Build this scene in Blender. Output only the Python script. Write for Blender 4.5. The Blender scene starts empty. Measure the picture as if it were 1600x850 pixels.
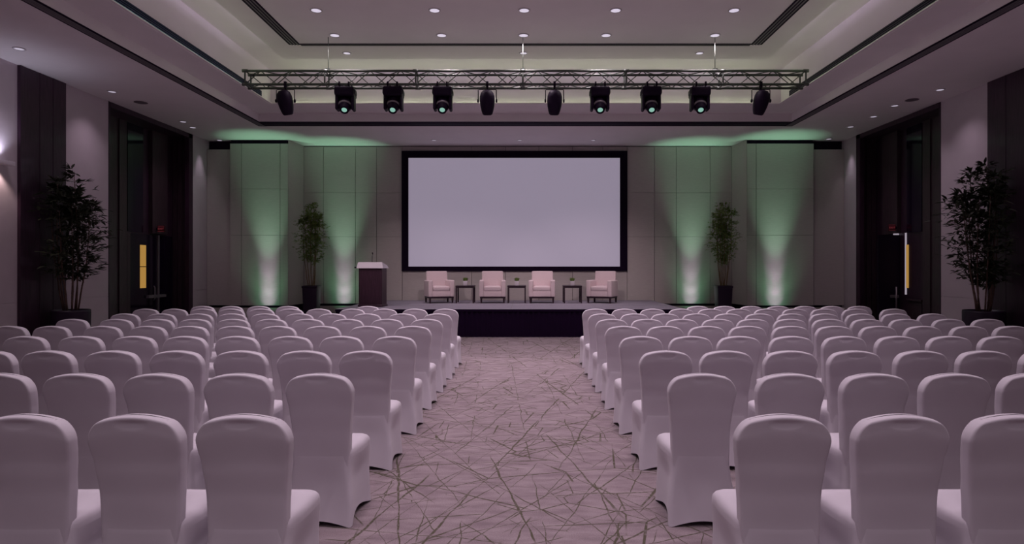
import bpy, math, random
from mathutils import Vector, Matrix
C = bpy.context.scene.collection
PI = math.pi
EYE = 1.63; F = 980.0; VX = 821.0; VY = 418.0
def wx(px, Y): return (px - VX) * Y / F
def wz(py, Y): return EYE - (py - VY) * Y / F

# ------------------------------------------------------------------ materials
def mat(name, col, rough=0.7, spec=0.3, metal=0.0, noise=0.0, nscale=20.0, bump=0.0, bscale=200.0, coat=0.0, stretch=None, sheen=0.0):
    m = bpy.data.materials.new(name); m.use_nodes = True
    nt = m.node_tree; b = nt.nodes['Principled BSDF']
    b.inputs['Base Color'].default_value = (*col, 1)
    b.inputs['Roughness'].default_value = rough
    b.inputs['Specular IOR Level'].default_value = spec
    b.inputs['Metallic'].default_value = metal
    b.inputs['Coat Weight'].default_value = coat
    b.inputs['Sheen Weight'].default_value = sheen
    if noise or bump:
        tc = nt.nodes.new('ShaderNodeTexCoord'); mp = nt.nodes.new('ShaderNodeMapping')
        nt.links.new(tc.outputs['Object'], mp.inputs['Vector'])
        if stretch: mp.inputs['Scale'].default_value = stretch
    if noise:
        n = nt.nodes.new('ShaderNodeTexNoise'); n.inputs['Scale'].default_value = nscale; n.inputs['Detail'].default_value = 5
        nt.links.new(mp.outputs[0], n.inputs['Vector'])
        r = nt.nodes.new('ShaderNodeMapRange')
        r.inputs['From Min'].default_value = .3; r.inputs['From Max'].default_value = .7
        r.inputs['To Min'].default_value = 1 - noise; r.inputs['To Max'].default_value = 1 + noise
        nt.links.new(n.outputs[0], r.inputs[0])
        mx = nt.nodes.new('ShaderNodeVectorMath'); mx.operation = 'SCALE'
        mx.inputs[0].default_value = col
        nt.links.new(r.outputs[0], mx.inputs['Scale'])
        nt.links.new(mx.outputs[0], b.inputs['Base Color'])
    if bump:
        n2 = nt.nodes.new('ShaderNodeTexNoise'); n2.inputs['Scale'].default_value = bscale; n2.inputs['Detail'].default_value = 3
        nt.links.new(mp.outputs[0], n2.inputs['Vector'])
        bp = nt.nodes.new('ShaderNodeBump'); bp.inputs['Strength'].default_value = bump; bp.inputs['Distance'].default_value = .004
        nt.links.new(n2.outputs[0], bp.inputs['Height']); nt.links.new(bp.outputs[0], b.inputs['Normal'])
    return m
def emis(name, col, s, base=(.02, .02, .02), tex=None):
    m = mat(name, base, .5)
    b = m.node_tree.nodes['Principled BSDF']
    b.inputs['Emission Color'].default_value = (*col, 1); b.inputs['Emission Strength'].default_value = s
    return m

M = {}
M['plaster'] = mat('wall plaster', (.60, .52, .57), .8, .2, noise=.03, nscale=3, bump=.1, bscale=150)
M['ceil'] = mat('ceiling paint', (.82, .765, .785), .85, .2, noise=.02, nscale=2)
M['wallfab'] = mat('woven wall panel covering', (.54, .495, .475), .85, .2, noise=.06, nscale=9, bump=.15, bscale=60, stretch=(1, 1, 14))
M['wood'] = mat('dark stained wood', (.040, .016, .034), .4, .4, noise=.35, nscale=7, stretch=(6, 6, .4), coat=.15)
M['wood2'] = mat('dark brown veneer', (.046, .024, .034), .45, .4, noise=.35, nscale=9, stretch=(7, 7, .35), coat=.15)
M['gloss'] = mat('dark glass', (.010, .003, .018), .08, .5)
M['black'] = mat('black metal', (.010, .003, .016), .6, .15)
M['blackgl'] = mat('black pot glaze', (.020, .009, .028), .4, .4)
M['slot'] = mat('vent shadow black', (.014, .006, .022), .8, .1)
M['slat'] = mat('vent slat grey', (.16, .14, .16), .6, .3)
M['slatb'] = mat('blue-black vent slat', (.020, .035, .10), .5, .3)
M['slatd'] = mat('dark vent slat', (.045, .04, .06), .5, .3)
M['cover'] = mat('white stretch chair cover', (.655, .60, .665), .75, .25, noise=.015, nscale=6, sheen=.15)
M['skirt'] = mat('black stage skirt cloth', (.012, .003, .020), .9, .1)
M['deck'] = mat('grey stage carpet', (.27, .24, .29), .9, .2, noise=.12, nscale=40, bump=.2, bscale=300)
M['alu'] = mat('truss aluminium', (.10, .115, .10), .5, .4, metal=.3)
M['cream'] = mat('cream armchair upholstery', (.74, .60, .62), .8, .25, noise=.03, nscale=40, bump=.1, bscale=300)
M['white'] = mat('white lacquer', (.72, .66, .72), .5, .4)
M['lectern'] = mat('dark mahogany', (.045, .018, .032), .4, .4, noise=.3, nscale=8, stretch=(6, 6, .5))
M['espresso'] = mat('espresso wood', (.030, .012, .022), .45, .4, noise=.2, nscale=8)
M['soil'] = mat('soil', (.03, .02, .02), .95, .1, noise=.4, nscale=60)
M['cane'] = mat('bamboo cane', (.13, .075, .06), .6, .3, noise=.3, nscale=12)
M['cane2'] = mat('pale bamboo cane', (.22, .15, .075), .6, .3, noise=.3, nscale=12)
M['leaf'] = mat('dark green leaves', (.042, .048, .030), .6, .25, noise=.4, nscale=6)
M['leaf2'] = mat('green leaves', (.19, .28, .07), .55, .3, noise=.5, nscale=5)
M['grass'] = mat('bright green sprigs', (.16, .24, .06), .6, .3, noise=.3, nscale=30)
M['steel'] = mat('brushed steel', (.24, .21, .23), .4, .5, metal=.5)
M['spk'] = mat('grey grille', (.14, .11, .13), .7, .3)
M['frame'] = mat('screen border black', (.008, .002, .014), .8, .1)
M['screen'] = emis('glowing projection screen', (.84, .73, .96), .28, (.26, .23, .28))  # glow stands in for projected light and brightens the soffit
M['lens'] = emis('lit mint lens', (.32, .62, .52), .75)
M['lamp'] = emis('lit downlight', (.85, .76, .95), .68, (.5, .5, .5))
M['lamps'] = emis('dim lit downlight', (.85, .76, .95), .45, (.5, .5, .5))
M['trimring'] = mat('downlight ring', (.62, .57, .6), .6, .3)
M['amber'] = emis('amber lit corridor window', (.62, .33, .075), .62)
M['exit'] = emis('exit sign red', (.45, .06, .08), .30)
M['exitbox'] = mat('exit sign housing', (.05, .012, .02), .5)
M['corridor'] = emis('white lit corridor gap', (.72, .62, .74), .45)

def brick_tint(m, amount): pass

def carpet_mat():
    m = bpy.data.materials.new('patterned carpet'); m.use_nodes = True
    nt = m.node_tree; N = nt.nodes; L = nt.links; b = N['Principled BSDF']
    b.inputs['Roughness'].default_value = .95; b.inputs['Specular IOR Level'].default_value = .1
    tc = N.new('ShaderNodeTexCoord')
    def math_(op, a, bb=None, clamp=False):
        n = N.new('ShaderNodeMath'); n.operation = op; n.use_clamp = clamp
        for i, v in enumerate((a, bb)):
            if v is None: continue
            if hasattr(v, 'is_output'): L.new(v, n.inputs[i])
            else: n.inputs[i].default_value = v
        return n.outputs[0]
    def noise(scale, off, stretch=(1, 1, 1), detail=2):
        mp = N.new('ShaderNodeMapping'); mp.inputs['Location'].default_value = (off * 3.1, off * 1.7, off)
        mp.inputs['Scale'].default_value = stretch
        L.new(tc.outputs['Object'], mp.inputs['Vector'])
        n = N.new('ShaderNodeTexNoise'); n.inputs['Scale'].default_value = scale; n.inputs['Detail'].default_value = detail
        L.new(mp.outputs[0], n.inputs['Vector']); return n.outputs[0]
    def maprange(v, a, bb, c, d):
        r = N.new('ShaderNodeMapRange'); r.inputs['From Min'].default_value = a; r.inputs['From Max'].default_value = bb
        r.inputs['To Min'].default_value = c; r.inputs['To Max'].default_value = d; L.new(v, r.inputs[0]); return r.outputs[0]
    width = maprange(noise(2.3, 4.0), .35, .65, .38, 1.1)
    wob = noise(3.0, 9.0, detail=3)
    total = None
    dirs = [(12, 1.5, .48, .010), (58, 1.35, .49, .009), (97, 1.1, .48, .009), (133, 1.45, .48, .009), (166, 1.7, .47, .009), (35, 2.3, .46, .006), (78, 2.4, .49, .005), (148, 2.5, .45, .006), (115, 2.1, .48, .006), (3, 2.3, .48, .005), (23, 3.4, .49, .004), (160, 3.6, .49, .004)]
    for i, (deg, sc, thr, w) in enumerate(dirs):
        a = math.radians(deg)
        dp = N.new('ShaderNodeVectorMath'); dp.operation = 'DOT_PRODUCT'
        L.new(tc.outputs['Object'], dp.inputs[0]); dp.inputs[1].default_value = (math.cos(a), math.sin(a), 0)
        v = math_('ADD', dp.outputs['Value'], math_('MULTIPLY', wob, .06))
        v = math_('ADD', v, 13.7 * (i + 1))
        vo = N.new('ShaderNodeTexVoronoi'); vo.voronoi_dimensions = '1D'; vo.feature = 'DISTANCE_TO_EDGE'
        vo.inputs['Scale'].default_value = sc; L.new(v, vo.inputs['W'])
        d = math_('DIVIDE', vo.outputs['Distance'], sc)
        ww = math_('MULTIPLY', width, w)
        line = maprange(math_('DIVIDE', d, ww), .75, 1.2, 1, 0)
        mask = maprange(noise(.62 + .08 * i, 20 + 5 * i), thr, thr + .04, 0, 1)
        line = math_('MULTIPLY', line, mask)
        total = line if total is None else math_('MAXIMUM', total, line)
    for sc, w, off, th in ((1.7, .010, 3.0, .44), (3.3, .006, 8.0, .48)):
        mp = N.new('ShaderNodeMapping'); mp.inputs['Location'].default_value = (off, off*.6, 0); mp.inputs['Scale'].default_value = (.8, 1.15, 1)
        L.new(tc.outputs['Object'], mp.inputs['Vector'])
        vo = N.new('ShaderNodeTexVoronoi'); vo.voronoi_dimensions = '2D'; vo.feature = 'DISTANCE_TO_EDGE'
        vo.inputs['Scale'].default_value = sc; L.new(mp.outputs[0], vo.inputs['Vector'])
        line = maprange(math_('DIVIDE', math_('DIVIDE', vo.outputs['Distance'], sc), math_('MULTIPLY', width, w)), .75, 1.2, 1, 0)
        total = math_('MAXIMUM', total, math_('MULTIPLY', line, maprange(noise(1.4, 40 + off), th, th+.05, 0, 1)))
    streak = noise(7, 2, (.55, 1.5, 1), 8)
    fine = noise(140, 3, detail=2)
    total = math_('MULTIPLY', total, maprange(noise(28, 7), .32, .5, .45, .95))
    cr = N.new('ShaderNodeValToRGB')
    cr.color_ramp.elements[0].position = .38; cr.color_ramp.elements[0].color = (.215, .165, .185, 1)
    cr.color_ramp.elements[1].position = .62; cr.color_ramp.elements[1].color = (.34, .275, .295, 1)
    L.new(math_('ADD', math_('MULTIPLY', streak, .6), math_('MULTIPLY', fine, .4)), cr.inputs[0])
    mx = N.new('ShaderNodeMix'); mx.data_type = 'RGBA'
    L.new(total, mx.inputs['Factor']); L.new(cr.outputs[0], mx.inputs['A']); mx.inputs['B'].default_value = (.085, .078, .050, 1)
    L.new(mx.outputs['Result'], b.inputs['Base Color'])
    bp = N.new('ShaderNodeBump'); bp.inputs['Strength'].default_value = .25; bp.inputs['Distance'].default_value = .004
    L.new(fine, bp.inputs['Height']); L.new(bp.outputs[0], b.inputs['Normal'])
    return m
M['carpet'] = carpet_mat()

# ------------------------------------------------------------------ mesh helpers
class MB:
    def __init__(s): s.v = []; s.f = []; s.sm = []
    def add(s, vs, fs, smooth=False):
        o = len(s.v); s.v += [Vector(p) for p in vs]
        s.f += [tuple(i + o for i in f) for f in fs]; s.sm += [smooth] * len(fs); return s
    def box(s, a, b, mtx=None):
        x0, y0, z0 = a; x1, y1, z1 = b
        vs = [(x0,y0,z0),(x1,y0,z0),(x1,y1,z0),(x0,y1,z0),(x0,y0,z1),(x1,y0,z1),(x1,y1,z1),(x0,y1,z1)]
        if mtx: vs = [mtx @ Vector(p) for p in vs]
        return s.add(vs, [(0,3,2,1),(4,5,6,7),(0,1,5,4),(1,2,6,5),(2,3,7,6),(3,0,4,7)])
    def rbox(s, a, b, r=.02, seg=3, mtx=None, taper=1.0):
        # box with all edges rounded: stacked rounded rectangles
        x0, y0, z0 = a; x1, y1, z1 = b; cx, cy = (x0+x1)/2, (y0+y1)/2; hx, hy = (x1-x0)/2, (y1-y0)/2
        r = min(r, hx*.99, hy*.99, (z1-z0)/2*.99); loops = []
        lv = [(z0 + r - r*math.cos(t*PI/2/seg), r - r*math.sin(t*PI/2/seg)) for t in range(seg+1)]
        lv += [(z1 - r + r*math.sin(t*PI/2/seg), r - r*math.cos(t*PI/2/seg)) for t in range(seg+1)]
        for z, ins in lv:
            k = 1 + (taper-1)*(z-z0)/(z1-z0); L = []
            rr = max(r-ins, .0005)
            for qx, qy, a0 in ((1,1,0),(-1,1,90),(-1,-1,180),(1,-1,270)):
                for t in range(seg+1):
                    an = math.radians(a0 + 90*t/seg)
                    L.append((cx + k*(qx*(hx-ins-rr) + rr*math.cos(an)), cy + k*(qy*(hy-ins-rr) + rr*math.sin(an)), z))
            loops.append(L)
        return s.loft(loops, True, True, mtx=mtx)
    def loft(s, loops, cap0=False, cap1=False, closed=True, smooth=True, mtx=None):
        n = len(loops[0]); vs = [p for L in loops for p in L]; fs = []
        if mtx: vs = [mtx @ Vector(p) for p in vs]
        for i in range(len(loops)-1):
            for j in range(n if closed else n-1):
                k = (j+1) % n
                fs.append((i*n+j, i*n+k, (i+1)*n+k, (i+1)*n+j))
        o = len(s.v); s.add(vs, fs, smooth)
        if cap0: s.f.append(tuple(o+j for j in reversed(range(n)))); s.sm.append(False)
        if cap1: s.f.append(tuple(o+(len(loops)-1)*n+j for j in range(n))); s.sm.append(False)
        return s
    def lathe(s, prof, c=(0,0,0), n=20, mtx=None, cap0=True, cap1=True, smooth=True):
        loops = [[(c[0]+r*math.cos(2*PI*j/n), c[1]+r*math.sin(2*PI*j/n), c[2]+z) for j in range(n)] for r, z in prof]
        return s.loft(loops, cap0, cap1, True, smooth, mtx)
    def tube(s, pts, r, n=8, mtx=None):
        pts = [Vector(p) for p in pts]; loops = []
        rs = r if isinstance(r, (list, tuple)) else [r]*len(pts)
        for i, p in enumerate(pts):
            d = (pts[min(i+1, len(pts)-1)] - pts[max(i-1, 0)]).normalized()
            u = d.cross(Vector((0,0,1)) if abs(d.z) < .9 else Vector((1,0,0))).normalized(); w = d.cross(u)
            loops.append([p + rs[i]*(u*math.cos(2*PI*j/n) - w*math.sin(2*PI*j/n)) for j in range(n)])
        loops = [list(reversed(L)) for L in loops] if False else loops
        return s.loft(loops, True, True, True, True, mtx)
    def build(s, name, m, parent=None, fixn=True):
        me = bpy.data.meshes.new(name); me.from_pydata([tuple(p) for p in s.v], [], s.f)
        me.polygons.foreach_set('use_smooth', s.sm); me.update()
        if fixn:
            import bmesh
            bm = bmesh.new(); bm.from_mesh(me); bmesh.ops.recalc_face_normals(bm, faces=bm.faces); bm.to_mesh(me); bm.free()
        o = bpy.data.objects.new(name, me); C.objects.link(o)
        me.materials.append(m)
        if parent: o.parent = parent
        return o
def tag(o, label=None, cat=None, group=None, kind=None):
    if label: o['label'] = label
    if cat: o['category'] = cat
    if group: o['group'] = group
    if kind: o['kind'] = kind
    return o
def empty(name, loc, label, cat, group=None, rz=0):
    o = bpy.data.objects.new(name, None); C.objects.link(o); o.location = loc; o.rotation_euler = (0, 0, rz)
    o.empty_display_size = .1
    return tag(o, label, cat, group)
def struct(name, mb, m, label=None, parent=None):
    o = mb.build(name, m, parent)
    if parent is None: o['kind'] = 'structure'; o['category'] = name.split('_')[0]
    if label: o['label'] = label
    return o
def copy_tree(o, parent=None):
    c = o.copy(); C.objects.link(c)
    if parent: c.parent = parent
    for ch in list(o.children): copy_tree(ch, c)
    return c

# ------------------------------------------------------------------ setting
W = 9.05; ZS = 5.24; Y0 = -3.0; YB = 18.75
fl = MB().box((-W-1, Y0, -.1), (W+1, YB+.3, 0)); struct('floor', fl, M['carpet'], 'mauve carpet with dark olive fractured line pattern')

LA = (13.65, 17.0); RA = (13.70, 17.1); RD = .52          # door recesses in the side walls
def side_wall(s, A, name, label):
    mb = MB()
    def seg(y0, y1, z0, z1, x0=W, x1=W+.15): mb.box((min(s*x0, s*x1), y0, z0), (max(s*x0, s*x1), y1, z1))
    seg(Y0, A[0], 0, 1.0); seg(Y0, A[0], 1.008, ZS+.02); seg(Y0, A[0], .99, 1.02, W+.012)
    seg(A[1], 18.95, 0, 1.0); seg(A[1], 18.95, 1.008, ZS+.02); seg(A[1], 18.95, .99, 1.02, W+.012)
    return struct(name, mb, M['plaster'], label)
side_wall(-1, LA, 'wall_left', 'mauve plaster left side wall with dado groove')
side_wall(1, RA, 'wall_right', 'mauve plaster right side wall with dado groove')
# dark wood pilaster panels on the side walls
tn = [0]
def trim(mb, m, label): tn[0] += 1; return struct('trim_%d' % tn[0], mb, m, label)
mb = MB(); mb.box((-W, 11.17, 0), (-W+.05, 12.29, ZS-.005)); mb.box((-W+.05, 11.17, 0), (-W+.06, 11.24, ZS-.005))
for y in (11.62, 11.95): mb.box((-W+.05, y, 0), (-W+.056, y+.025, ZS-.005))
trim(mb, M['wood'], 'dark wood panel on left wall behind the tall plant')
mb = MB(); mb.box((W-.05, 10.5, 0), (W, 12.22, ZS-.005))
for y in (10.9, 11.3, 11.75): mb.box((W-.056, y, 0), (W-.05, y+.025, ZS-.005))
trim(mb, M['wood'], 'dark wood panel on right wall behind the tall plant')
# baseboards
mb = MB()
for a, b in ((Y0, 11.15), (12.30, LA[0])): mb.box((-W, a, 0), (-W+.018, b, .11))
mb.box((-W, LA[1], 0), (-W+.018, 17.7, .11)); struct('baseboard_left', mb, M['wood'], 'dark skirting along left wall')
mb = MB()
for a, b in ((Y0, 10.48), (12.24, RA[0])): mb.box((W-.018, a, 0), (W, b, .11))
mb.box((W-.018, RA[1], 0), (W, 17.7, .11)); struct('baseboard_right', mb, M['wood'], 'dark skirting along right wall')

# back wall: fabric panels with open joints, stepping forward at both sides
YP = 18.62; YF = 17.72
def panels(mb, x0, x1, y, t=.06, zs=((.56, 2.54), (2.546, 3.85), (3.856, 0))):
    zs = zs[:2] + ((zs[2][0], 5.13 if y < 18 else 5.215),)
    for z0, z1 in zs: mb.box((x0+.006, y, z0), (x1-.006, y+t, z1))
mb = MB()
xs = [-6.58, -6.0, -5.05, -4.42, -3.66, -2.6, -1.6, -.6, .4, 1.4, 2.3, 3.02, 3.83, 4.48, 5.49, 6.12]
for a, b in zip(xs[:-1], xs[1:]): panels(mb, a, b, YP)
for a, b in ((-8.35, -8.02), (-8.02, -6.93), (-6.93, -6.70)): panels(mb, a, b, YF)
for a, b in ((6.25, 6.52), (6.52, 8.15)): panels(mb, a, b, YF)
# returns (solid leaning faces joining the two planes)
for xa, xb in ((-6.70, -6.58), (6.25, 6.12)):
    d = .05 if xa > 0 else -.05
    mb.add([(xa, YF, .56), (xb, YP, .56), (xb+d, YP, .56), (xa+d*.2, YF+.06, .56), (xa, YF, ZS), (xb, YP, ZS), (xb+d, YP, ZS), (xa+d*.2, YF+.06, ZS)],
           [(0,1,5,4),(1,2,6,5),(2,3,7,6),(3,0,4,7),(0,3,2,1),(4,5,6,7)])
struct('wall_back', mb, M['wallfab'], 'fabric panelled back wall with forward bays at both sides')
mb = MB()
mb.box((-W-.2, 18.70, 0), (W+.2, 18.85, ZS+.02))
mb.box((-8.35, 17.79, 0), (-6.75, 18.70, ZS)); mb.box((6.3, 17.79, 0), (8.15, 18.70, ZS))
mb.box((-W, 17.95, 0), (-8.35, 18.70, ZS)); mb.box((8.15, 17.95, 0), (W, 18.70, ZS))
trim(mb, M['slot'], 'dark backing seen in the joints between back wall panels')
mb = MB()
mb.box((-W+.01, 17.80, .56), (-8.37, 17.86, 4.98)); mb.box((8.19, 17.80, .56), (W-.01, 17.86, 4.98))
trim(mb, M['wallfab'], 'narrow corner panels below dark header gaps')
mb = MB()
for a, b, y in ((-W, -8.36, 17.78), (-8.35, -6.70, YF), (-6.57, 6.11, YP), (6.25, 8.15, YF), (8.17, W, 17.78)):
    mb.box((a, y+.002, 0), (b, y+.06, .49))
struct('baseboard_back', mb, M['wallfab'], 'panelled plinth along the foot of the back wall')

# ceiling
XO, YO, ZL = 6.58, 15.5, 5.43      # opening of the low perimeter soffit
XB_, YB_, ZR = 5.94, 14.6, 6.23    # upper tray
XI, YI, ZI = 5.23, 13.53, 6.13     # floating central panel
mb = MB()
mb.box((-W-.6, Y0, ZS), (-XO, 19.0, ZL)); mb.box((XO, Y0, ZS), (W+.6, 19.0, ZL)); mb.box((-XO, YO, ZS), (XO, 19.0, ZL))
mb.box((-XO, Y0, ZL), (-XB_, YO, ZL+.2)); mb.box((XB_, Y0, ZL), (XO, YO, ZL+.2)); mb.box((-XB_, YB_, ZL), (XB_, YO, ZL+.2))
mb.box((-XO, Y0, ZL+.2), (-XB_, YO, ZR)); mb.box((XB_, Y0, ZL+.2), (XO, YO, ZR)); mb.box((-XB_, YB_, ZL+.2), (XB_, YO, ZR))
mb.box((-XO, Y0, ZR), (XO, YO, ZR+.12))
struct('ceiling', mb, M['ceil'], 'stepped white tray ceiling with low perimeter soffit')
mb = MB(); mb.box((-XI, Y0, ZI), (XI, YI, ZI+.05)); mb.box((-XI+.18, Y0, ZI+.05), (XI-.18, YI-.18, ZR))
trim(mb, M['ceil'], 'flat central ceiling panel floating inside the tray')
# little ledges added to hide the green fill strips
mb = MB()
for s in (-1, 1): mb.box((min(s*XB_, s*(XB_-.05)), Y0, ZL+.005), (max(s*XB_, s*(XB_-.05)), YB_-.05, ZL+.022))
mb.box((-XB_, YB_-.05, ZL+.005), (XB_, YB_, ZL+.022)); trim(mb, M['ceil'], 'thin added ledge hiding fill strips around the foot of the ceiling tray')

# linear vents
def vent(name_label, box, slats, mslat=None):
    t = empty('linear_vent', ((box[0][0]+box[1][0])/2, (box[0][1]+box[1][1])/2, box[0][2]), name_label, 'vent', 'linear ceiling vents')
    o = Vector(t.location)
    MB().box(Vector(box[0])-o, Vector(box[1])-o).build('backing', M['slot'], t)
    for a, b in slats: MB().box(Vector(a)-o, Vector(b)-o).build('slat', mslat or M['slat'], t)
for s, nm in ((-1, 'left'), (1, 'right')):
    xa, xb = sorted((s*6.585, s*6.80))
    sl = []
    for u, w_ in ((6.63, .022), (6.67, .022), (6.71, .022), (6.745, .015)):
        p, q = sorted((s*u, s*(u+w_))); sl.append(((p, Y0, ZS-.016), (q, 15.98, ZS-.006)))
    vent('long grey slatted vent along the low soffit edge on the %s side' % nm, ((xa, Y0, ZS-.008), (xb, 16.0, ZS-.001)), sl)
    xa, xb = sorted((s*(XB_-.012), s*(XB_-.001)))
    sl = []
    for k in range(4):
        p, q = sorted((s*(XB_-.020), s*(XB_-.010))); sl.append(((p, Y0, ZL+.045+.034*k), (q, 14.08, ZL+.057+.034*k)))
    vent('dark slatted grille on the upright face of the %s tray step' % nm, ((xa, Y0, ZL+.03), (xb, 14.1, ZL+.17)), sl, M['slatb'] if s < 0 else M['slatd'])
    xa, xb = sorted((s*4.54, s*4.77))
    sl = []
    for u in (4.575, 4.635, 4.695):
        p, q = sorted((s*u, s*(u+.026))); sl.append(((p, Y0, ZI-.014), (q, 12.66, ZI-.005)))
    vent('narrow slotted vent on the %s edge of the central ceiling panel' % nm, ((xa, Y0, ZI-.007), (xb, 12.66, ZI-.001)), sl)
vent('wide black slot vent running across the soffit in front of the stage', ((-6.58, YO+.02, ZS-.008), (6.58, 15.99, ZS-.001)),
     [((-6.55, 15.74, ZS-.012), (6.55, 15.76, ZS-.005))], M['slatd'])
vent('thin slot vent across the stage end of the central ceiling panel', ((-4.54, 12.60, ZI-.007), (4.54, 12.72, ZI-.001)),
     [((-4.54, 12.652, ZI-.011), (4.54, 12.668, ZI-.004))])

# ------------------------------------------------------------------ door recesses
def recess(s, A, nm):
    X = W + RD; y0, y1 = A
    def bx(mb, xa, xb, ya, yb, za, zb): mb.box((min(s*xa, s*xb), ya, za), (max(s*xa, s*xb), yb, zb))
    mb = MB(); bx(mb, X, X+.1, y0-.05, y1+.05, 0, ZS)                 # back
    bx(mb, W-.012, X, y0-.04, y0, 0, ZS); bx(mb, W-.012, X, y1, y1+.04, 0, ZS)   # cheeks
    bx(mb, W-.02, X, y0, y1, ZS-.12, ZS-.005)
    bx(mb, W-.02, W+.1, y1-.16, y1+.03, 0, ZS-.005)
    trim(mb, M['wood'], 'dark wood lining of the %s door recess' % nm)
    mb = MB(); bx(mb, X-.06, X, y0+.55, y0+1.32, 0, ZS-.12)
    bx(mb, X-.09, X-.06, y0+.62, y0+.64, 0, ZS-.12); bx(mb, X-.09, X-.06, y0+1.0, y0+1.02, 0, ZS-.12)
    trim(mb, M['wood2'], 'tall veneer panel beside the %s door' % nm)
    mb = MB(); bx(mb, X-.03, X, y0+1.4, y0+2.0, 2.5, ZS-.12); trim(mb, M['gloss'], 'tall dark glass strip above the %s door' % nm)
    mb = MB(); bx(mb, X-.10, X, y0+2.28, y0+2.95, 2.5, ZS-.12); trim(mb, M['wood2'], 'veneer panel over the %s door under the ceiling' % nm)
    mb = MB()
    for k in range(3): bx(mb, W+.12+.13*k, W+.23+.13*k, y1-.025, y1, 0, ZS-.12)
    trim(mb, M['wood2'], 'panelled end cheek of the %s door recess' % nm)
    return X
XL = recess(-1, LA, 'left'); XR = recess(1, RA, 'right')
# left double door (closed) with an amber-lit vision panel
d = MB(); d.box((-XL, 15.12, 0), (-XL+.05, 16.19, 2.46))
d1 = struct('door_1', d, M['gloss'], 'dark double door in left recess with tall amber-lit window strip')
MB().box((-XL, 16.25, 0), (-XL+.05, 16.9, 2.46)).build('door_leaf', M['gloss'], d1)
MB().box((-XL+.045, 15.49, 1.12), (-XL+.056, 15.73, 1.64)).box((-XL+.045, 15.49, 1.66), (-XL+.056, 15.73, 2.19)).build('window_pane', M['amber'], d1)
MB().box((-XL+.05, 16.19, 0), (-XL+.09, 16.25, 2.46)).build('meeting_stile', M['steel'], d1)
h = MB().box((-XL+.05, 15.75, .86), (-XL+.12, 16.5, .93)); h.build('push_bar', M['steel'], d1)
MB().tube([(-XL+.10, 15.98, .80), (-XL+.13, 15.98, .84), (-XL+.13, 15.98, 1.12), (-XL+.10, 15.98, 1.16)], .014).build('door_handle', M['steel'], d1)
# right door, one leaf swung open against the bright corridor
d2 = struct('door_2', MB().box((9.0, 16.0, .01), (XR-.02, 16.05, 2.46)), M['black'], 'dark door leaf standing open in right recess')
MB().box((9.3, 15.95, .86), (9.50, 16.0, .93)).build('push_bar', M['steel'], d2)
MB().tube([(9.42, 15.93, .50), (9.42, 15.93, 1.14)], .022).build('door_handle', M['steel'], d2)
mb = MB(); mb.box((XR-.012, 15.74, .95), (XR+.02, 15.80, 2.50)); mb.box((9.44, 16.06, 2.44), (XR-.005, 16.10, 2.50))
trim(mb, M['corridor'], 'white corridor light showing in the gap around the right door')
mb = MB(); mb.box((XR-.02, 15.66, 1.12), (XR+.02, 15.735, 2.2)); struct('window_1', mb, M['amber'], 'thin amber-lit window strip beside the open right door')
mb = MB(); mb.box((XR-.03, 15.1, 0), (XR, 15.63, .78)); mb.box((XR-.06, 15.08, .8), (XR, 15.66, .85)); trim(mb, M['wood2'], 'low panel and rail beside the open right door')
mb = MB(); mb.box((-XL, 14.98, 0), (-XL+.06, 15.1, 2.46)); trim(mb, M['wood2'], 'door jamb of left double door')

def text_mesh(txt, size, m, name, parent, mtx):
    cu = bpy.data.curves.new(name, 'FONT'); cu.body = txt; cu.size = size; cu.align_x = 'CENTER'; cu.align_y = 'CENTER'; cu.extrude = .002
    o = bpy.data.objects.new(name, cu); C.objects.link(o)
    dg = bpy.context.evaluated_depsgraph_get(); me = bpy.data.meshes.new_from_object(o.evaluated_get(dg))
    bpy.data.objects.remove(o); bpy.data.curves.remove(cu)
    me.transform(mtx); me.materials.clear(); me.materials.append(m)
    r = bpy.data.objects.new(name, me); C.objects.link(r); r.parent = parent; return r
def exit_sign(X, Y, Z, s, label):
    t = empty('exit_sign', (X, Y, Z), label, 'exit sign', 'exit signs above the doors')
    MB().rbox((-.095, -.03, -.085), (.095, .03, .085), .01).build('housing', M['exitbox'], t)
    text_mesh('EXIT', .076, M['exit'], 'lettering', t, Matrix.Translation((0, -.0315, 0)) @ Matrix.Rotation(PI/2, 4, 'X'))
    mb = MB()
    for z in (-.068, .062): mb.box((-.082, -.033, z), (.082, -.029, z+.006))
    mb.build('light_edge', M['exit'], t)
    MB().box((min(-s*.095, -s*.13), -.015, -.03), (max(-s*.095, -s*.13), .015, .03)).build('bracket', M['black'], t)
exit_sign(-9.45+.11, 16.10, 2.62, 1, 'small red exit sign over the left double door')
exit_sign(9.45-.11, 16.0, 2.645, -1, 'small red exit sign over the open right door')

# wall sconce at the left edge
t = empty('wall_sconce', (-W, 10.78, 3.40), 'box wall sconce on left wall at the frame edge', 'sconce')
MB().rbox((0, -.30, 0), (.16, .16, .07), .008).build('housing', M['white'], t)
MB().box((.03, -.26, .071), (.13, .12, .074)).build('lit_slot', M['lamps'], t)

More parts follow.
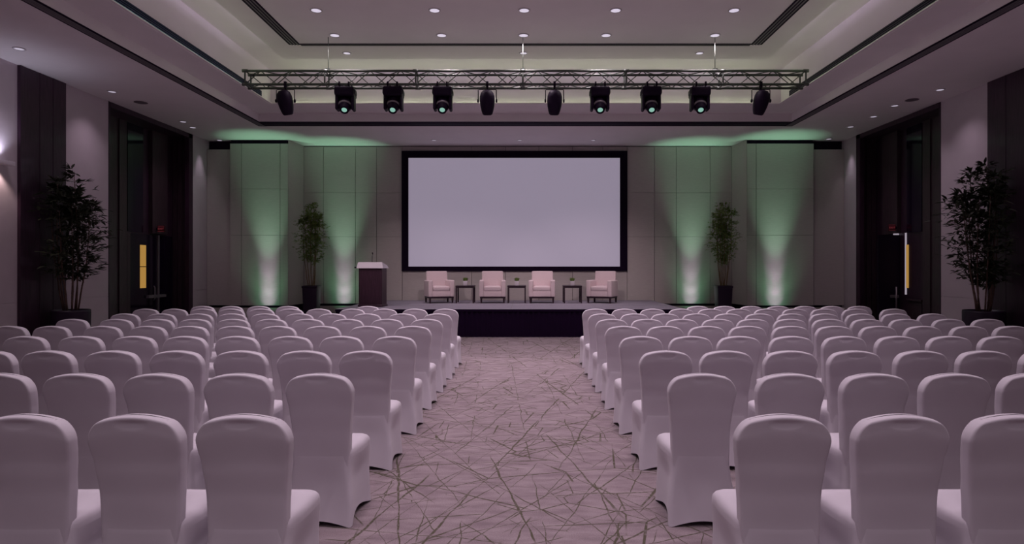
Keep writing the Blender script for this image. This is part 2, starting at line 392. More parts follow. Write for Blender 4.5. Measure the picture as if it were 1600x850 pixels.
# ------------------------------------------------------------------ stage
SX0, SX1, SY0, SY1, SZ = -4.44, 3.74, 14.65, 18.58, .66
t = empty('stage', ((SX0+SX1)/2, SY0, 0), 'low stage with grey carpet deck and black pleated skirt', 'stage')
o = t.location
MB().rbox((SX0-o.x, 0, SZ-.05), (SX1-o.x, SY1-SY0, SZ), .012, 2).build('deck', M['deck'], t)
mb = MB()
for x in (SX0+2.05, SX0+4.1, SX0+6.15): mb.box((x-o.x-.006, .02, SZ), (x-o.x+.006, SY1-SY0-.02, SZ+.0015))
mb.box((SX0-o.x+.02, 1.3, SZ), (SX1-o.x-.02, 1.31, SZ+.0015)); mb.build('deck_joint', M['slat'], t)
def pleats(p0, p1, inward, z0, z1):
    p0, p1 = Vector(p0), Vector(p1); n = int((p1-p0).length/.03); top, bot = [], []
    for i in range(n+1):
        p = p0.lerp(p1, i/n); a = .5-.5*math.cos(i*PI/2)
        q = p + Vector(inward)*(.03*(1-a) + .0)
        top.append((q.x, q.y, z1)); bot.append((q.x, q.y, z0))
    return MB().loft([bot, top], closed=False)
for nm, p0, p1, inn in (('front', (SX0-o.x, 0, 0), (SX1-o.x, 0, 0), (0, 1, 0)), ('l', (SX0-o.x, 0, 0), (SX0-o.x, 3.9, 0), (1, 0, 0)), ('r', (SX1-o.x, 0, 0), (SX1-o.x, 3.9, 0), (-1, 0, 0))):
    pleats(p0, p1, inn, .004, SZ-.05).build('skirt', M['skirt'], t)
MB().box((SX0-o.x-.004, -.006, SZ-.055), (SX1-o.x+.004, .0, SZ-.006)).build('edge_band', M['skirt'], t)

# screen
t = empty('projection_screen', (wx(804, 18.6), 18.60, 1.52), 'large white projection screen in a black border above the stage', 'screen')
ox = t.location.x
fx0, fx1, fz0, fz1 = wx(628, 18.6)-ox, wx(980, 18.6)-ox, 0, wz(236, 18.6)-1.52
ix0, ix1, iz0, iz1 = wx(638.5, 18.6)-ox, wx(968.5, 18.6)-ox, wz(416.5, 18.6)-1.52, wz(247, 18.6)-1.52
mb = MB()
mb.box((fx0, -.05, fz0), (ix0, 0.015, fz1)).box((ix1, -.05, fz0), (fx1, .015, fz1)).box((ix0, -.05, fz0), (ix1, .015, iz0)).box((ix0, -.05, iz1), (ix1, .015, fz1))
mb.build('frame', M['frame'], t)
MB().box((ix0, -.02, iz0), (ix1, .015, iz1)).build('screen_surface', M['screen'], t)

# lectern
t = empty('lectern', (-3.80, 15.62, SZ+.002), 'dark wood lectern with white top and gooseneck microphone on the stage', 'lectern', rz=math.radians(-4))
mb = MB(); mb.box((-.29, -.20, .05), (.29, .20, .95)); mb.box((-.25, -.206, .10), (.25, -.20, .90)); mb.build('body', M['lectern'], t)
MB().rbox((-.31, -.22, 0), (.31, .22, .05), .008).build('plinth', M['lectern'], t)
mb = MB()
mb.add([(-.335, -.25, .95), (.335, -.25, .95), (.335, .24, .95), (-.335, .24, .95), (-.30, -.215, 1.10), (.30, -.215, 1.10), (.30, .22, 1.02), (-.30, .22, 1.02)],
       [(0,3,2,1),(4,5,6,7),(0,1,5,4),(1,2,6,5),(2,3,7,6),(3,0,4,7)]); mb.build('top', M['white'], t)
MB().rbox((-.42, -.16, .95), (-.335, -.07, .985), .01).build('cup_holder', M['black'], t)
mic = MB().tube([(-.02, .0, 1.06), (-.02, .0, 1.18), (-.015, -.005, 1.25), (0, -.02, 1.29), (.012, -.045, 1.315)], .006).build('microphone', M['black'], t)
MB().lathe([(.004, 0), (.013, .008), (.014, .04), (.005, .052)], n=10, mtx=Matrix.Translation((.010, -.04, 1.31)) @ Matrix.Rotation(1.0, 4, 'X')).build('windscreen', M['black'], mic)

# armchairs
def armchair(x, y, rz, label):
    t = empty('armchair', (x, y, SZ+.002), label, 'armchair', 'cream armchairs on the stage', rz)
    MB().rbox((-.25, -.33, .17), (.25, .22, .34), .025).build('seat_base', M['cream'], t)
    # cushion with crowned top
    loops = []
    def rr(hx, y0, y1, r, z, n=5):
        L = []
        for qx, qy, a0 in ((1,1,0),(-1,1,90),(-1,-1,180),(1,-1,270)):
            for k in range(n):
                an = math.radians(a0+90*k/(n-1)); L.append((qx*(hx-r)+r*math.cos(an), (y0+y1)/2+qy*((y1-y0)/2-r)+r*math.sin(an), z))
        return L
    for z, ins in ((.335, .012), (.345, 0), (.42, 0), (.442, .008), (.455, .03), (.465, .09)): loops.append(rr(.235-ins, -.345+ins, .20-ins, .04, z))
    MB().loft(loops, True, True).build('seat_cushion', M['cream'], t)
    for s in (-1, 1): MB().rbox((s*.300-.062, -.35, .17), (s*.300+.062, .30, .62), .03).build('arm', M['cream'], t)
    bk = Matrix.Translation((0, .24, .17)) @ Matrix.Rotation(math.radians(-9), 4, 'X')
    MB().rbox((-.30, -.075, 0), (.30, .075, .70), .035, mtx=bk).build('backrest', M['cream'], t)
    f = MB(); f.box((-.34, -.33, .13), (.34, .30, .17)); f.build('leg_frame', M['espresso'], t)
    for sx in (-1, 1):
        for sy in (-.30, .27):
            MB().loft([[(sx*.31+a*.017, sy+b*.017, 0) for a, b in ((-1,-1),(1,-1),(1,1),(-1,1))], [(sx*.31+a*.026, sy+b*.026, .14) for a, b in ((-1,-1),(1,-1),(1,1),(-1,1))]], True, True, smooth=False).build('leg', M['espresso'], t)
    return t
for px, rz, lb in ((685.5, 20, 'cream armchair leftmost on the stage, angled towards the centre'), (769.5, 3, 'cream armchair between the left and middle side tables'),
                   (847, -3, 'cream armchair between the middle and right side tables'), (941.5, -24, 'cream armchair rightmost on the stage, angled towards the centre')):
    armchair(wx(px, 17.3), 17.35, math.radians(rz), lb)
def side_table(x, y, label):
    t = empty('side_table', (x, y, SZ+.002), label, 'side table', 'dark side tables on the stage')
    MB().rbox((-.255, -.25, .445), (.255, .25, .475), .006, 2).build('table_top', M['espresso'], t)
    MB().box((-.23, -.235, .41), (.23, -.215, .447)).box((-.23, .215, .41), (.23, .235, .447)).box((-.235, -.23, .41), (-.218, .23, .447)).box((.218, -.23, .41), (.235, .23, .447)).build('apron', M['espresso'], t)
    for sx in (-1, 1):
        for sy in (-1, 1): MB().box((sx*.23-.018, sy*.228-.018, 0), (sx*.23+.018, sy*.228+.018, .447)).build('leg', M['espresso'], t)
rnd = random.Random(4)
def pot_plant(x, y, z, label):
    t = empty('potted_plant', (x, y, z), label, 'plant', 'small potted plants on side tables')
    MB().rbox((-.055, -.055, 0), (.055, .055, .125), .01, taper=1.12).build('pot', M['white'], t)
    g = MB()
    for i in range(170):
        a = rnd.uniform(0, 2*PI); r = .055*math.sqrt(rnd.random()); l = rnd.uniform(.06, .11)
        p = Vector((r*math.cos(a), r*math.sin(a), .118)); out = Vector((math.cos(a), math.sin(a), 0))*rnd.uniform(.0, .05)*(r/.05)
        sd = Vector((-math.sin(a), math.cos(a), 0))*.005
        g.add([p-sd, p+sd, p+out*.6+Vector((0,0,l*.6))+sd, p+out*.6+Vector((0,0,l*.6))-sd, p+out*1.3+Vector((0,0,l))], [(0,1,2,3),(3,2,4)])
    g.build('foliage', M['grass'], t, fixn=False)
for px, nm in ((727.5, 'left'), (807.5, 'middle'), (894, 'right')):
    x = wx(px, 17.3)
    side_table(x, 17.3, 'dark wood side table, %s of the three on the stage' % nm)
    pot_plant(x, 17.25, SZ+.477, 'small grass plant in white pot on the %s side table' % nm)

# ------------------------------------------------------------------ tall potted bamboo
def bamboo(name, x, y, pot, H, canes, crown, nleaf, leaf, mleaf, mcane, label, seed, bound=None):
    R = random.Random(seed)
    t = empty(name, (x, y, 0), label, 'plant', 'tall potted bamboo')
    ph, pr, sq = pot
    if sq:
        MB().rbox((-pr*.8, -pr*.8, 0), (pr*.8, pr*.8, ph-.03), .02, taper=1.25).rbox((-pr*1.04, -pr*1.04, ph-.06), (pr*1.04, pr*1.04, ph), .012).build('pot', M['blackgl'], t)
    else:
        MB().lathe([(pr*.80, 0), (pr*.9, .02), (pr, ph*.5), (pr*1.02, ph-.04), (pr*1.0, ph), (pr*.93, ph), (pr*.92, ph-.04)], n=32).build('pot', M['blackgl'], t)
    if sq: MB().box((-pr*.9, -pr*.9, ph), (pr*.9, pr*.9, ph+.006)).build('soil', M['soil'], t)
    else: MB().lathe([(pr*.92, ph-.05), (pr*.92, ph-.03)], n=24).build('soil', M['soil'], t)
    cz0, cz1, rx, ry = crown; tips = []
    def ok(p):
        if bound is None: return True
        return bound[0] < p.x + x < bound[1]
    for i in range(canes):
        a = 2*PI*i/canes + R.uniform(-.3, .3); b0 = pr*.45*R.uniform(.4, 1)
        p0 = Vector((b0*math.cos(a), b0*math.sin(a), ph-.04))
        top = Vector((rx*.55*math.cos(a)*R.uniform(.4, 1), ry*.6*math.sin(a)*R.uniform(.4, 1), H*R.uniform(.72, .97)))
        if i == 0: top = Vector((.05, 0, H*.98))
        while not ok(top): top.x *= .8
        pts = []
        for k in range(13):
            u = k/12; p = p0.lerp(top, u); p += Vector((p0.x, p0.y, 0))*(.5*math.sin(u*PI)); p += Vector((R.uniform(-.006, .006), R.uniform(-.006, .006), 0)); pts.append(p)
        r0 = .016 if not sq else .012
        mb = MB().tube(pts, [r0*(1-.7*k/12) for k in range(13)], 7)
        for k in range(1, 9): mb.lathe([(r0*(1-.7*k/12)*1.25, -.004), (r0*(1-.7*k/12)*1.25, .004)], c=pts[k], n=8)
        mb.build('cane', mcane, t); tips.append(pts)
    fo = MB(); cnt = 0; guard = 0
    while cnt < nleaf and guard < nleaf*6:
        guard += 1
        pts = R.choice(tips); u = R.uniform(0, 1)**.75
        base = None
        zt = cz0 + (cz1-cz0)*R.random()**.9
        # point on the cane at that height
        q = pts[-1]
        for k in range(12):
            if pts[k].z <= zt <= pts[k+1].z: q = pts[k].lerp(pts[k+1], (zt-pts[k].z)/(pts[k+1].z-pts[k].z))
        v = (zt-cz0)/(cz1-cz0); prof = math.sin(min(1, max(0, v))**.75*PI)**.6 if 0 < v < 1 else 0
        a = R.uniform(0, 2*PI); rad = prof*R.random()**.7
        tip = Vector((rx*rad*math.cos(a)+q.x*.55, ry*rad*math.sin(a)+q.y*.55, zt + R.uniform(-.06, .12)))
        if zt > pts[-1].z: tip = Vector((pts[-1].x+.10*math.cos(a), pts[-1].y+.10*math.sin(a), pts[-1].z+R.uniform(-.1, .10)))
        if not ok(tip): continue
        # twig
        q2 = Vector((q.x, q.y, min(q.z, zt)-.05)); 
        sd = (tip-q2).cross(Vector((0,0,1)))
        if sd.length < 1e-4: continue
        sd = sd.normalized()*.0025; md = q2.lerp(tip, .5)+Vector((0,0,.04))
        fo.add([q2-sd, q2+sd, md+sd, md-sd, tip], [(0,1,2,3),(3,2,4)])
        for j in range(R.randint(4, 7)):
            dr = (tip-q2); dr.z *= .4
            dr = dr.normalized() + Vector((R.uniform(-1,1), R.uniform(-1,1), R.uniform(-.55,.75)))*.85; dr.normalize()
            pb = md.lerp(tip, R.random()) ; l = leaf*R.uniform(.6, 1.15); wd = l*R.uniform(.14, .20)
            if not ok(pb+dr*l): continue
            s2 = dr.cross(Vector((R.uniform(-.4,.4), R.uniform(-.4,.4), 1))).normalized()*wd; nn = s2.cross(dr).normalized()*(wd*.35)
            drp = Vector((0,0,-l*.12))
            p1 = pb+dr*l*.35; p2 = pb+dr*l*.7+drp*.4; p3 = pb+dr*l+drp
            fo.add([pb, p1-s2+nn, p1, p1+s2+nn, p2-s2*.7+nn*.7, p2, p2+s2*.7+nn*.7, p3], [(0,2,1),(0,3,2),(1,2,5,4),(2,3,6,5),(4,5,7),(5,6,7)]); cnt += 1
    fo.build('foliage', mleaf, t, fixn=False)
bamboo('potted_bamboo', -8.62, 11.9, (.83, .31, False), 3.52, 9, (1.35, 3.55, .70, .66), 2700, .16, M['leaf'], M['cane'],
       'tall dark bamboo in black pot against the left wall', 11, (-8.94, 9))
bamboo('potted_bamboo', 8.58, 11.75, (.83, .33, False), 3.62, 10, (1.25, 3.66, .72, .66), 3100, .16, M['leaf'], M['cane'],
       'tall dark bamboo in black pot against the right wall', 23, (-9, 8.94))
bamboo('potted_bamboo', wx(487, 17.2), 17.2, (1.13, .20, True), 3.40, 8, (1.72, 3.42, .44, .38), 4600, .085, M['leaf2'], M['cane2'],
       'green bamboo in tall square black planter left of the stage', 5)
bamboo('potted_bamboo', wx(1130, 17.2), 17.2, (1.13, .20, True), 3.40, 8, (1.72, 3.42, .46, .38), 4600, .085, M['leaf2'], M['cane2'],
       'green bamboo in tall square black planter right of the stage', 8)

# ------------------------------------------------------------------ lighting truss and lamps
TY = 12.25; TZ0, TZ1, TH = 5.17, 5.43, .13
t = empty('lighting_truss', (0, TY, TZ0), 'long silver box truss hung across the hall carrying stage lights', 'truss')
hz = TZ1-TZ0
for sy in (-1, 1):
    for z in (0, hz): MB().tube([(-5.42, sy*TH, z), (5.42, sy*TH, z)], .024, 10).build('chord', M['alu'], t)
bounds = [-5.42, -3.88, -2.12, -.05, 1.95, 3.82, 5.42]
for a, b in zip(bounds[:-1], bounds[1:]):
    n = max(3, round((b-a)/.30)); st = (b-a)/n; mb = MB()
    for i in range(n):
        xa, xb = a+i*st, a+(i+1)*st
        for sy in (-1, 1):
            mb.tube([(xa, sy*TH, 0 if i % 2 == (sy > 0) else hz), (xb, sy*TH, hz if i % 2 == (sy > 0) else 0)], .0095, 6)
        for z in (0, hz): mb.tube([(xa, -TH if i % 2 else TH, z), (xb, TH if i % 2 else -TH, z)], .009, 6)
    mb.build('lacing', M['alu'], t)
for x in bounds:
    mb = MB(); r = .013
    for sy in (-1, 1): mb.tube([(x, sy*TH, 0), (x, sy*TH, hz)], r+.004, 8)
    for z in (0, hz): mb.tube([(x, -TH, z), (x, TH, z)], r, 8)
    for sy in (-1, 1):
        for z in (0, hz): mb.tube([(x-.05, sy*TH, z), (x+.05, sy*TH, z)], .031, 10)
    mb.build('end_frame', M['alu'], t)
for x in (-3.85, -.05, 3.70):
    MB().tube([(x, 0, hz), (x, 0, ZI-TZ0)], .007, 6).tube([(x, -TH, hz+.03), (x, TH, hz+.03)], .016, 8).box((x-.04, -.04, hz+.02), (x+.04, .04, hz+.08)).build('suspension_rod', M['alu'], t)

def rot_to(d): return Vector((0,0,1)).rotation_difference(Vector(d).normalized()).to_matrix().to_4x4()
def moving_head():
    t = empty('moving_head_light', (0, 0, 0), 'x', 'stage light', 'moving head lights on the truss')
    # origin at the truss bottom chord; hangs down
    for sx in (-.09, .09):
        MB().box((sx-.014, -.155, -.045), (sx+.014, -.10, .05)).tube([(sx-.016, -.13, 0), (sx+.016, -.13, 0)], .036, 12).box((sx-.014, .10, -.045), (sx+.014, .155, .05)).box((sx-.012, -.15, -.045), (sx+.012, .15, -.034)).build('clamp', M['black'], t)
    MB().rbox((-.185, -.17, -.215), (.185, .17, -.035), .035, 4).rbox((-.20, -.12, -.18), (.20, .12, -.07), .03, 3).build('base', M['black'], t)
    for s in (-1, 1): MB().rbox((s*.152-.030, -.11, -.48), (s*.152+.030, .11, -.17), .03, 4).build('yoke_arm', M['black'], t)
    ax = Vector((0, -.62, -.78)).normalized(); c = Vector((0, .0, -.345))
    m = Matrix.Translation(c) @ rot_to(ax)
    hd = MB().lathe([(.05, -.20), (.10, -.175), (.126, -.12), (.132, 0), (.130, .06), (.105, .10), (.095, .16), (.085, .20), (.070, .20), (.066, .185)], n=28, mtx=m).build('head', M['black'], t)
    MB().lathe([(.132, .050), (.136, .056), (.134, .072), (.118, .085)], n=28, mtx=m, cap0=False, cap1=False).build('rim', M['steel'], hd)
    MB().lathe([(.052, .186), (.048, .192), (.03, .199), (.008, .202)], n=24, mtx=m).build('lens', M['lens'], hd)
    return t
def par_can(lean):
    t = empty('par_light', (0, 0, 0), 'x', 'stage light', 'par can lights on the truss')
    MB().box((-.022, -.16, -.07), (.022, -.10, .05)).tube([(-.022, -.13, 0), (.022, -.13, 0)], .036, 12).tube([(0, -.13, -.05), (0, -.13, -.16)], .014, 8).build('clamp', M['black'], t)
    mb = MB()
    mb.tube([(-.175, -.13, -.32), (-.175, -.13, -.115), (-.16, -.13, -.10), (.16, -.13, -.10), (.175, -.13, -.115), (.175, -.13, -.32)], .009, 8); mb.build('yoke', M['black'], t)
    ax = Vector((lean, .30, -1)); m = Matrix.Translation((0, -.13, -.34)) @ rot_to(ax)
    MB().lathe([(.02, -.225), (.08, -.213), (.12, -.17), (.141, -.10), (.145, -.01), (.135, .08), (.116, .17), (.095, .232), (.07, .25), (.06, .235)], n=26, mtx=m).build('body', M['black'], t)
    for s in (-1, 1): MB().lathe([(.028, -.015), (.034, -.01), (.034, .01), (.028, .015)], n=12, mtx=Matrix.Translation((s*.178, -.13, -.32)) @ Matrix.Rotation(PI/2, 4, 'Y')).build('knob', M['black'], t)
    return t
mh = moving_head()
heads = [(540, 'leftmost moving head light on the truss with mint lens'), (615, 'second moving head light from the left on the truss'), (692, 'third moving head light from the left on the truss'),
         (937, 'third moving head light from the right on the truss'), (1017, 'second moving head light from the right on the truss'), (1093, 'rightmost moving head light on the truss with mint lens')]
for i, (px, lb) in enumerate(heads):
    o = mh if i == 0 else copy_tree(mh)
    o.location = ((px-VX)/80, TY, TZ0); o['label'] = lb; o.rotation_euler.z = math.radians((VX-px)*.012)
for px, ln, lb in ((450, .12, 'black par can at the left end of the truss'), (762, .0, 'black par can on the truss just left of its middle joint'),
                   (866, -.03, 'black par can on the truss just right of its middle joint'), (1185, -.14, 'black par can at the right end of the truss')):
    o = par_can(ln); o.location = ((px-VX)/80, TY, TZ0); o['label'] = lb

# downlights (fixtures) and their lamps
def light(kind, name, loc, energy, col, **kw):
    l = bpy.data.lights.new(name, kind); l.energy = energy; l.color = col
    o = bpy.data.objects.new(name, l); C.objects.link(o); o.location = loc
    tgt = kw.pop('to', None)
    for k, v in kw.items(): setattr(l, k, v)
    if tgt is not None: o.rotation_euler = (Vector(tgt)-Vector(loc)).to_track_quat('-Z', 'Y').to_euler()
    return o
COLW = (1.0, .83, .93)
E_IN, E_SIDE, E_REAR = 95, 26, 150
def downlight(x, y, z, label, m, r=.075):
    t = empty('downlight', (x, y, z), label, 'ceiling light', 'recessed ceiling downlights')
    MB().lathe([(r, -.001), (r+.022, -.001), (r+.024, -.006), (r+.016, -.012), (r, -.010)], n=24, cap0=False, cap1=False).build('ring', M['trimring'], t)
    MB().lathe([(r, -.002), (r, -.006), (r*.7, -.010), (.01, -.012)], n=24).build('lens', m, t)
ordw = ['leftmost', 'second from left', 'middle', 'second from right', 'rightmost']
inner = []
for Y, pxs, rn in ((10.97, (494, 679, 819, 962, 1147), 'nearest the camera'), (12.15, (523, 690, 818, 947, 1117), 'above the truss')):
    for k, px in enumerate(pxs):
        downlight(wx(px, Y), Y, ZI, 'round downlight in central ceiling row %s, %s' % (rn, ordw[k]), M['lamp'], .085); inner.append((wx(px, Y), Y))
for px, nm in ((542, 'left'), (818, 'middle'), (1093, 'right')):
    downlight(wx(px, 13.16), 13.16, ZI, 'round downlight at stage edge of central ceiling panel, %s one' % nm, M['lamp'], .07); inner.append((wx(px, 13.16), 13.16))
for Y in (8.7, 6.4, 4.1, 1.8, -.5):
    for x in (-3.67, -1.6, 0, 1.58, 3.66): inner.append((x, Y))
for x, y in inner:
    if y < 3 and abs(x) > 2: continue
    light('SPOT', 'downlight_lamp', (x, y, ZI-.03), E_IN*(1.6 if y > 9 else 1.42 if y > 3 else .6 if y > 0 else 2.2), COLW, to=(x, y, 0), spot_size=math.radians(104), spot_blend=1.0, shadow_soft_size=.08)
side = []
for px, py, nm in ((30, 76, 'nearest in the low soffit over left wall'), (175, 143, 'in the left soffit before the door recess'), (286, 190, 'in the left soffit over the door recess'),
                   (301, 199, 'in the left soffit just past the door recess middle'), (343, 219, 'in the left soffit at the back corner'),
                   (1469, 140, 'nearest in the low soffit over right wall'), (1398, 165, 'in the right soffit at the near edge of door recess'), (1365, 182, 'in the right soffit over the door recess'),
                   (1329, 198, 'in the right soffit past the door recess'), (1295, 217, 'in the right soffit at the back corner')):
    Y = (ZS-EYE)*F/(VY-py); X = wx(px, Y); side.append((X, Y))
    downlight(X, Y, ZS, 'small round downlight ' + nm, M['lamps'], .07)
for Y in (7.6, 4.8, 2.0): side += [(-8.4, Y), (8.4, Y)]
side.append((8.4, 10.3))
for x, y in side:
    if y > 17.3:
        q = math.copysign(1, x)
        light('SPOT', 'corner_lamp', (q*8.78, 17.42, ZS-.03), 22, (1, .84, 1), to=(q*9.05, 17.40, 3.2), spot_size=math.radians(46), spot_blend=1.0, shadow_soft_size=.05)
        continue
    light('SPOT', 'soffit_lamp', (x, y, ZS-.03), E_SIDE, (1, .80, .96), to=(x + (.12 if x > 0 else -.12), y, 0), spot_size=math.radians(100), spot_blend=.9, shadow_soft_size=.06)
for px, nm in ((678, 'left'), (812, 'middle'), (927, 'right')):
    downlight(wx(px, 17.78), 17.78, ZS, 'small round downlight in the soffit above the screen, %s one' % nm, M['lamps'], .06)
    light('SPOT', 'stage_lamp', (wx(px, 17.78), 17.6, ZS-.03), E_REAR, COLW, to=(wx(px, 17.0), 16.7, .7), spot_size=math.radians(72), spot_blend=1.0, shadow_soft_size=.06)
for px, py, nm in ((220, 160, 'left'), (1425, 156, 'right')):
    Y = (ZS-EYE)*F/(VY-py)
    t = empty('ceiling_speaker', (wx(px, Y), Y, ZS), 'round flush ceiling speaker in the %s soffit' % nm, 'speaker')
    MB().lathe([(.13, -.0005), (.135, -.006), (.11, -.010), (.02, -.012)], n=28).build('grille', M['spk'], t)

# front stage wash from behind the truss
for x, tx in ((-.74, -1.2), (.56, 1.2), (-4.64, -3.0), (4.55, 2.5)):
    light('SPOT', 'par_lamp', (x, TY+.02, TZ0-.62), 225, (1, .80, .86), to=(tx, 17.4, 1.3), spot_size=math.radians(46), spot_blend=.8, shadow_soft_size=.08)

# purple cove strips, plus green fill strips added to tint the ceiling
GR = (.62, .76, .46); PU = (.88, .72, 1.0)
def strip(loc, length, along, energy, col, to, w=.04):
    o = light('AREA', 'cove_and_fill_strip', loc, energy, col, shape='RECTANGLE', size=length, size_y=w)
    z = -(Vector(to)-Vector(loc)).normalized(); x = Vector(along); y = z.cross(x).normalized()
    o.rotation_euler = Matrix((x, y, z)).transposed().to_euler()
L = 15.5
for s in (-1, 1):
    strip((s*(XI-.12), 5.2, ZI+.065), L, (0, 1, 0), 15, PU, (s*(XI+.6), 5.2, ZR+.08))
    strip((s*(XB_-.025), 5.4, ZL+.026), L, (0, 1, 0), 28, GR, (s*3.6, 5.4, ZI+.25))  # added green fill for the central panel underside
strip((0, YI-.12, ZI+.065), 10.2, (1, 0, 0), 18, PU, (0, YI+.6, ZR+.08))
strip((0, YB_-.025, ZL+.026), 11.2, (1, 0, 0), 42, GR, (0, YB_-2.5, ZI+.25))  # same added green fill, across the stage end

# uplights on the floor at the back wall
up = [(415, YF, 'leftmost'), (535, YP, 'second from left'), (1082, YP, 'second from right'), (1215, YF, 'rightmost')]
for px, yw, nm in up:
    x = wx(px, yw-.2)
    t = empty('led_uplight', (x, yw-.60, 0), 'black floor uplight at the back wall, %s of four' % nm, 'uplight', 'floor uplights along the back wall')
    MB().lathe([(.08, .05), (.09, .07), (.09, .24), (.085, .25), (.075, .24)], n=20, mtx=Matrix.Translation((0, 0, .02)) @ Matrix.Rotation(math.radians(-2), 4, 'X')).build('can', M['black'], t)
    MB().box((-.10, -.05, 0), (.10, .05, .02)).box((-.105, -.02, 0), (-.09, .02, .16)).box((.09, -.02, 0), (.105, .02, .16)).build('stand', M['black'], t)
    MB().lathe([(.07, .266), (.06, .268), (.01, .269)], n=16).build('lens', M['lens'], t)
    yl = yw-.60
    for za, e, an in ((.78, 13, 44), (1.15, 20, 34), (1.75, 42, 28), (2.5, 26, 22)):
        light('SPOT', 'uplight_core', (x, yl, .29), e, (1.0, .66, 1.0), to=(x, yw, za), spot_size=math.radians(an), spot_blend=1.0, shadow_soft_size=.03)
    for za, e, an in ((.95, 11, 92), (1.6, 12, 70), (2.7, 12, 48)):
        light('SPOT', 'uplight_green', (x, yl, .29), e, (.14, .62, .32), to=(x, yw, za), spot_size=math.radians(an), spot_blend=1.0, shadow_soft_size=.04)
    light('SPOT', 'uplight_wide', (x, yl, .29), 12, (.42, .72, .44), to=(x, yw-.05, 3.0), spot_size=math.radians(90), spot_blend=1.0, shadow_soft_size=.04)
    light('SPOT', 'uplight_beam', (x, yl, .29), 430, (.36, .82, .50), to=(x, yw-.14, 5.2), spot_size=math.radians(34), spot_blend=1.0, shadow_soft_size=.04)
light('SPOT', 'sconce_lamp', (-W+.09, 10.70, 3.50), 25, (.80, .80, 1), to=(-W, 10.70, 5.2), spot_size=math.radians(120), spot_blend=1, shadow_soft_size=.05)
light('SPOT', 'sconce_lamp_down', (-W+.12, 10.70, 3.37), 14, (1, .75, .7), to=(-W, 10.70, 1.0), spot_size=math.radians(100), spot_blend=.6, shadow_soft_size=.03)

# ------------------------------------------------------------------ banquet chairs with white covers
def sstep(a, b, x):
    t = min(1, max(0, (x-a)/(b-a))); return t*t*(3-2*t)
def interp(tab, z):
    if z <= tab[0][0]: return tab[0][1]
    for (a, va), (b, vb) in zip(tab[:-1], tab[1:]):
        if z <= b:
            u = (z-a)/(b-a); u = u*u*(3-2*u)*.5 + u*.5; return va+(vb-va)*u
    return tab[-1][1]
def rect_loop(hx, yr, yf, r, nx=12, ny=12, na=5):
    # counter-clockwise from rear-left; returns (x, y, u) with u = edge kind
    L = []
    def arc(cx, cy, a0):
        for k in range(na):
            a = math.radians(a0 + 90*k/(na-1)); L.append((cx+r*math.cos(a), cy+r*math.sin(a)))
    arc(-hx+r, yr+r, 180)
    for k in range(1, nx): L.append((-hx+r+(2*hx-2*r)*k/nx, yr))
    arc(hx-r, yr+r, 270)
    for k in range(1, ny): L.append((hx, yr+r+(yf-yr-2*r)*k/ny))
    arc(hx-r, yf-r, 0)
    for k in range(1, nx): L.append((hx-r-(2*hx-2*r)*k/nx, yf))
    arc(-hx+r, yf-r, 90)
    for k in range(1, ny): L.append((-hx, yf-r-(yf-yr-2*r)*k/ny))
    return L
def body_loop(z, hem=True):
    k = 1-min(z, .43)/.43
    hx = .212 + .018*k**1.5; yf = .262 - .030*sstep(0, 1, k*1.3); yr = -.165 - .088*k**1.25
    base = rect_loop(hx, yr, yf, .035+.012*(1-k)); out = []
    for x, y in base:
        tx = (x+hx)/(2*hx); ty = (y-yr)/(yf-yr); cxx = math.sin(PI*min(1, max(0, tx))); cyy = math.sin(PI*min(1, max(0, ty)))
        amt = sstep(.44, .26, z) if False else 1-sstep(.24, .42, z)
        side = sstep(.75, 1.0, abs(x)/hx)
        nar = .027*(1-sstep(-.22, .10, y))*sstep(.12, .40, z)           # narrower towards the backrest
        nx = x*(1-nar/hx) - math.copysign(.034*cyy*amt*side, x)
        fr = sstep(.8, 1, abs(2*ty-1))
        ny = y + (.018*cxx*amt*fr if ty < .5 else -.022*cxx*amt*fr)
        rise = .050*cyy**1.3*side*(1-.0) + .034*cxx**1.3*fr*(1-side)
        out.append((nx, ny, z, rise))
    return out
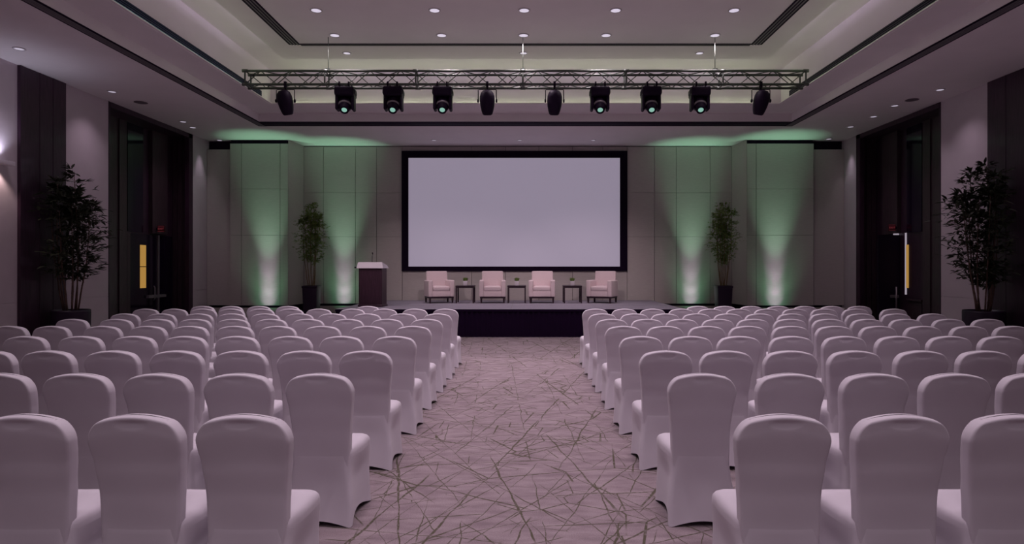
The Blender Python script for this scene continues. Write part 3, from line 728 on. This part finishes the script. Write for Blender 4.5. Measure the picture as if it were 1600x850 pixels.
def make_chair():
    t = empty('banquet_chair', (0, 0, 0), 'x', 'chair', 'white covered banquet chairs facing the stage')
    sk = []
    for i in range(15):
        z = .40*(i/14)
        sk.append([(x, y, z + rise*(1-i/14)**1.6) for x, y, z, rise in body_loop(z)])
    MB().loft(sk).build('skirt', M['cover'], t)
    st = [[(x, y, z) for x, y, z, r in body_loop(.40)], [(x, y, z) for x, y, z, r in body_loop(.425)]]
    top = body_loop(.43)
    for z, k in ((.442, .004), (.456, .014), (.466, .030), (.473, .055), (.478, .10), (.480, .16)):
        st.append([(x*(1-k/.214), .05+(y-.05)*(1-k/.214), z) for x, y, _, r in top])
    MB().loft(st, False, True).build('seat', M['cover'], t)
    wt = [(.28, .168), (.36, .178), (.44, .183), (.52, .185), (.62, .190), (.74, .202), (.79, .210), (.835, .2145)]
    yt = [(.28, -.130), (.36, -.134), (.45, -.130), (.58, -.130), (.72, -.147), (.85, -.176), (.955, -.192)]
    tt = [(.28, .033), (.5, .035), (.7, .037), (.900, .037), (.905, .034), (.9085, .029), (.910, .018)]
    zs = [.28+.02*i for i in range(28)] + [.832+.005*i for i in range(11)] + [.887, .892, .896, .900, .903, .9055, .9075, .909, .910]
    def wof(z):
        if z <= .835: return interp(wt, z)
        u = min(1, (z-.835)/.0755); return .1395+.075*math.sqrt(max(0, 1-u*u))
    lv = []
    for z in zs + [.9108, .9112]:
        w = wof(min(z, .910)); c = interp(yt, z); th = interp(tt, z)
        if z > .910: th = .010 if z < .911 else .0002
        L = []
        for x, y in rect_loop(w, c-th, c+th, th*.36, 30, 3, 5):
            crown = .046*(1-min(1, (x/.2145)**2))*sstep(.66, .910, z)
            dy = 0
            bow = -.010*(1-(x/w)**2)*sstep(.40, .6, z)          # rear face bows out a little
            if y < c: dy += bow
            # hand-hold hollow under the stretched cloth
            if y < c:
                e = 1-(x/.075)**2; zz = z
                if e > 0:
                    lo = .888-.034*math.sqrt(e)
                    dy += .010*min(1, max(0, (zz-lo)/.030))*(1-sstep(.874, .898, zz))
            L.append((x, y+dy, z+crown))
        lv.append(L)
    MB().loft(lv, True, False).build('backrest', M['cover'], t)
    return t
ROWS = [  # depth of the chair-back tops, then photo x of the chairs, aisle seat first: left block, right block
    (2.87, (381, 213, 36), (1225, 1408, 1586)),
    (3.99, (500, 372, 247, 121, -1), (1098, 1235, 1366, 1494, 1617)),
    (5.09, (571, 474, 375.5, 276, 174, 76, -20), (1041, 1136, 1236, 1336, 1439, 1539, 1637)),
    (6.17, (616, 533.5, 453, 371, 290, 210, 126, 40), (1002, 1079, 1155, 1237, 1319, 1402, 1484, 1564)),
    (7.24, (645, 574, 503, 434, 366, 297, 231, 160, 81, 14), (975, 1039, 1104, 1168, 1235, 1304, 1372, 1442, 1514, 1582)),
    (8.23, (666, 604, 543, 481, 424, 364, 304, 245, 181, 113), (956, 1011, 1066, 1122, 1177, 1235, 1296, 1355, 1416, 1483, 1544)),
    (9.19, (683, 629, 573, 519, 467, 414, 362, 310, 252, 195), (941, 991, 1040, 1089, 1138, 1187, 1237, 1288, 1345, 1401, 1457)),
    (10.25, (696, 648, 600, 550, 498, 454, 408, 362, 317, 272, 227), (930, 976, 1020, 1065, 1110, 1155, 1199, 1243, 1288, 1337, 1397)),
    (10.98, (575, 450, 405, 361, 317), (1090, 1132, 1174, 1216, 1258, 1300, 1343)),
]
rown = ['nearest row', 'second-nearest row', 'third-nearest row', 'fourth-nearest row', 'fifth-nearest row', 'sixth-nearest row', 'third row from the back', 'second row from the back', 'rearmost row near the stage']
seatn = ['on the aisle', 'second from the aisle', 'third from the aisle', 'fourth from the aisle', 'fifth from the aisle', 'sixth from the aisle', 'seventh from the aisle', 'eighth from the aisle', 'ninth from the aisle', 'tenth from the aisle', 'eleventh from the aisle']
seatb = ['first', 'second', 'third', 'fourth', 'fifth', 'sixth', 'seventh']
chair = make_chair(); R = random.Random(7); used = False
for ri, (Yt, Lp, Rp) in enumerate(ROWS):
    for sd, lst in (('left', Lp), ('right', Rp)):
        for si, px in enumerate(lst):
            o = copy_tree(chair) if used else chair; used = True
            o.location = (wx(px, Yt), Yt+.19, 0); o.rotation_euler.z = math.radians(R.uniform(-1.6, 1.6))
            if ri == 8: o['label'] = 'white covered chair, %s block, %s, %s one from the aisle' % (sd, rown[ri], seatb[si])
            else: o['label'] = 'white covered chair, %s block, %s, %s' % (sd, rown[ri], seatn[si])

# ------------------------------------------------------------------ world, camera, colour
w = bpy.data.worlds.new('World'); bpy.context.scene.world = w; w.use_nodes = True
w.node_tree.nodes['Background'].inputs[0].default_value = (.80, .62, .86, 1)
w.node_tree.nodes['Background'].inputs[1].default_value = .03
cam = bpy.data.cameras.new('Camera'); co = bpy.data.objects.new('Camera', cam); C.objects.link(co)
co.location = (0, 0, EYE); co.rotation_euler = (PI/2, 0, 0)
cam.sensor_fit = 'HORIZONTAL'; cam.sensor_width = 36; cam.lens = F/1600*36
cam.shift_x = -(VX-800)/1600; cam.shift_y = -(425-VY)/1600
cam.clip_start = .05
S = bpy.context.scene; S.camera = co
S.view_settings.view_transform = 'Standard'; S.view_settings.look = 'None'; S.view_settings.gamma = 1
S.view_settings.use_curve_mapping = False; S.view_settings.exposure = 0
